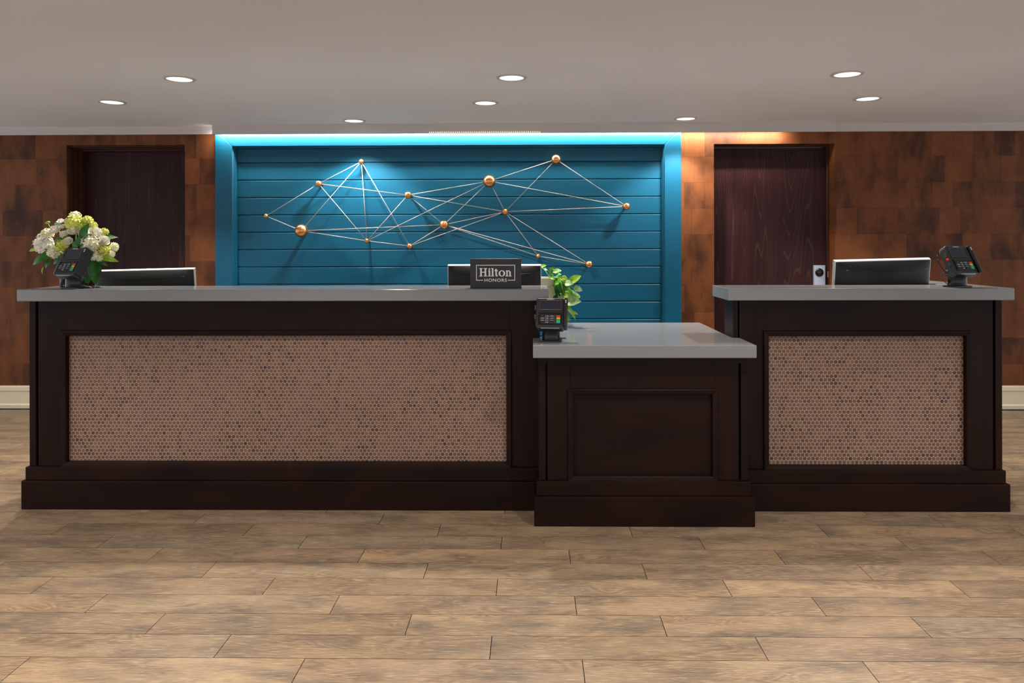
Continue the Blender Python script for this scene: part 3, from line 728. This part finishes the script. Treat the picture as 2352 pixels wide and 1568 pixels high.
for px, py, r in ((129, 527, 13.5), (150, 537, 9.5), (171, 530, 12), (160, 553, 10), (221, 535, 16), (242, 553, 12.5), (142, 508, 8.5), (146, 520, 7)):
    c = dome(px, py, r); n = (c-Vector((domec.x, YV+.02, domec.z-.03))).normalized()+Vector((0, -.55, .1))
    c = c+Vector((0, -.012, 0))
    obj('rose', rose_mb(c, r/sF, n), 'petal_white', fa_)
def lf(px0, py0, px1, py1, wpx, m, dy=0.0, nrm=(0, -1, .5), bend=.12, par=fa_, Y=YV, s=sF, heart=False, dt=0.0, name='leaf', fold=.2):
    return obj(name, leaf_mb(U(px0, py0, Y+dy), U(px1, py1, Y+dy+dt), wpx/s, nrm, fold, bend, heart), m, par)
for a in ((190, 556, 202, 511, 22, 'leaf_dark', -.1), (182, 563, 180, 540, 10, 'leaf_dark', -.12), (188, 565, 176, 552, 12, 'leaf_dark', -.11), (124, 590, 97, 574, 26, 'leaf_dark', -.08), (112, 590, 72, 607, 20, 'leaf_dark', -.06), (120, 595, 102, 616, 13, 'leaf_dark', -.05),
        (146, 548, 122, 556, 12, 'leaf_dark', -.09), (222, 590, 271, 599, 17, 'leaf_lime', -.05), (222, 597, 247, 610, 10, 'leaf_dark', -.05), (84, 573, 66, 576, 9, 'leaf_lime', -.02), (246, 548, 270, 544, 8, 'leaf_pale', -.03), (240, 545, 258, 540, 13, 'leaf_dark', -.02),
        (140, 515, 123, 513, 10, 'leaf_pale', -.04), (170, 575, 186, 545, 18, 'leaf_dark', -.1), (160, 545, 140, 538, 12, 'leaf_dark', -.06), (205, 580, 235, 590, 16, 'leaf_dark', -.06), (150, 590, 120, 606, 16, 'leaf_dark', -.03), (200, 540, 230, 560, 16, 'leaf_dark', -.04), (100, 612, 96, 630, 4, 'leaf_lime', -.04)):
    lf(*a)
for a in ((200, 592, 200, 655, 30), (216, 592, 219, 654, 30), (178, 592, 180, 655, 28), (192, 600, 210, 640, 22), (163, 595, 165, 654, 24)):
    lf(*a, 'leaf_dark', -.02 if a[0] < 200 else -.035, (random.uniform(-.3, .5), -1, .1), .05)
    bsp = U(a[0], 600, YV)
st = MB()
for px, py in ((101, 562), (129, 527), (171, 513), (208, 557), (221, 535), (242, 553), (142, 562), (122, 580), (240, 574), (262, 567), (95, 545), (201, 507)):
    c = dome(px, py, 10); st.tube([c+Vector((0, .02, 0)), Vector((vx+(c.x-vx)*.3, vy, ZS1+vh*1.05)), Vector((vx-(c.x-vx)*.15, vy+.01, ZS1+.015))], .0028, 5)
o = obj('stems', st, 'stem_green', fa_); o['kind'] = 'stuff'
bud = U(109.5, 511, YV-.03)
o = obj('bud', MB().lathe([(1e-5, -.008), (.010, -.005), (.014, 0), (.010, .005), (1e-5, .007)], 12, bud, Matrix.Rotation(-.4, 3, 'Y')), 'leaf_lime', fa_)
obj('bud_stem', MB().tube([bud, U(116, 524, YV-.03), U(124, 540, YV)], .0022, 5), 'leaf_lime', fa_)

# ---- pothos in a cream planter
YQ = 4.41; sQ = F/YQ
g0 = UX(1226, YQ, 650); g1 = UX(1289, YQ, 650); zr = UZZ(1260, 638, YQ-.08); xm = (g0+g1)/2; hw = (g1-g0)/2
pt = thing('potted_pothos', (xm, YQ, ZM1), 'trailing green pothos in a tapered cream planter behind the card terminal', 'potted plant')
zc_ = UZZ(1260, 657, YQ-.08)
def frust(z0, z1, h0, h1, mb):
    vs = [(xm+sx*h0, YQ+sy*h0, z0) for sx, sy in ((-1, -1), (1, -1), (1, 1), (-1, 1))]+[(xm+sx*h1, YQ+sy*h1, z1) for sx, sy in ((-1, -1), (1, -1), (1, 1), (-1, 1))]
    return mb.add(vs, [(3, 2, 1, 0), (4, 5, 6, 7), (0, 1, 5, 4), (1, 2, 6, 5), (2, 3, 7, 6), (3, 0, 4, 7)])
pl_ = obj('planter', frust(ZM1+.0005, zc_, hw*.68, hw*.9, MB()), 'ceramic_cream', pt, .003)
ri = MB()
for x0, x1, y0, y1 in ((-1, 1, -1, -.88), (-1, 1, .88, 1), (-1, -.88, -.88, .88), (.88, 1, -.88, .88)):
    ri.box(xm+x0*hw, xm+x1*hw, YQ+y0*hw, YQ+y1*hw, zc_-.002, zr)
obj('planter_rim', ri, 'ceramic_cream', pt, .0015)
obj('soil', MB().box(xm-.88*hw, xm+.88*hw, YQ-.88*hw, YQ+.88*hw, zc_-.002, zr-.012), 'soil', pt)
zpx = lambda x, y: (1000+x/5.88, 570+y/5.88)
src = (1268, 640)
for i, (bx, by, tx, ty, wd, m_, dy) in enumerate(((1425, 245, 1486, 232, 34, 'leaf_lime', .02), (1500, 285, 1478, 290, 40, 'leaf_pale', -.1), (1540, 275, 1560, 315, 62, 'leaf_lime', -.1), (1580, 268, 1612, 305, 50, 'leaf_pothos', -.1), (1600, 320, 1684, 300, 52, 'leaf_pale', -.11),
        (1640, 372, 1692, 350, 42, 'leaf_pothos', -.1), (1660, 410, 1740, 470, 80, 'leaf_pothos', -.13), (1700, 415, 1775, 405, 40, 'leaf_lime', -.13), (1822, 455, 1935, 385, 78, 'leaf_lime', -.14), (1760, 470, 1835, 480, 72, 'leaf_pale', -.15), (1620, 470, 1680, 462, 46, 'leaf_pothos', -.12),
        (1680, 500, 1730, 600, 84, 'leaf_dark', -.13), (1575, 515, 1615, 525, 40, 'leaf_lime', -.12), (1560, 400, 1620, 420, 40, 'leaf_pothos', -.11), (1872, 545, 1966, 560, 66, 'leaf_pale', -.15), (1745, 625, 1815, 640, 62, 'leaf_lime', -.15), (1800, 640, 1925, 640, 78, 'leaf_pale', -.14), (1745, 655, 1690, 690, 70, 'leaf_pale', -.14),
        (1785, 720, 1925, 715, 100, 'leaf_pale', -.16), (1650, 655, 1600, 690, 56, 'leaf_dark', -.12), (1905, 665, 1948, 660, 36, 'leaf_pothos', -.15), (1790, 810, 1875, 930, 40, 'leaf_lime', -.13), (1840, 860, 1910, 885, 30, 'leaf_lime', -.13), (1800, 950, 1800, 985, 36, 'leaf_lime', -.12), (1740, 520, 1790, 580, 60, 'leaf_pothos', -.12), (1650, 560, 1690, 640, 60, 'leaf_dark', -.11), (1700, 590, 1760, 640, 56, 'leaf_pothos', -.12), (1690, 440, 1730, 520, 54, 'leaf_pothos', -.12), (1610, 420, 1660, 520, 64, 'leaf_pothos', -.1), (1740, 430, 1800, 520, 66, 'leaf_pothos', -.11), (1640, 520, 1640, 620, 60, 'leaf_dark', -.09), (1760, 560, 1840, 600, 58, 'leaf_pothos', -.13), (1700, 640, 1760, 720, 70, 'leaf_pothos', -.12), (1810, 590, 1890, 640, 60, 'leaf_pale', -.13), (1760, 700, 1800, 790, 56, 'leaf_pothos', -.12), (1590, 300, 1640, 345, 44, 'leaf_pothos', -.1), (1560, 340, 1590, 380, 36, 'leaf_lime', -.09), (1780, 880, 1800, 935, 36, 'leaf_pothos', -.12), (1720, 380, 1770, 440, 50, 'leaf_lime', -.12))):
    tx, ty = bx+(tx-bx)*1.3, by+(ty-by)*1.3
    p0, p1 = zpx(bx, by), zpx(tx, ty)
    lf(p0[0], p0[1], p1[0], p1[1], wd*1.3/5.88, m_, dy, (random.uniform(-.4, .4), -1, random.uniform(.3, .9)), .14, pt, YQ, sQ, True, random.uniform(-.02, .03), fold=.16)
    a, b = U(p0[0], p0[1], YQ+dy), U(src[0]+random.uniform(-12, 10), src[1]+1, YQ-.06)
    if by < 360: pts = [b, (a+b)/2+Vector((0, 0, .012)), a]
    else:
        e = U(src[0]+18, src[1]-2, YQ+dy*.85); mid = (e+a)/2+Vector((random.uniform(-.008, .008), -.004, 0)); pts = [b, e, mid, a]
    obj('vine', MB().tube(pts, .0017, 5), 'stem_green', pt)
# ---- a loose cable lying on the counter behind the left terminal is part of the terminal itself
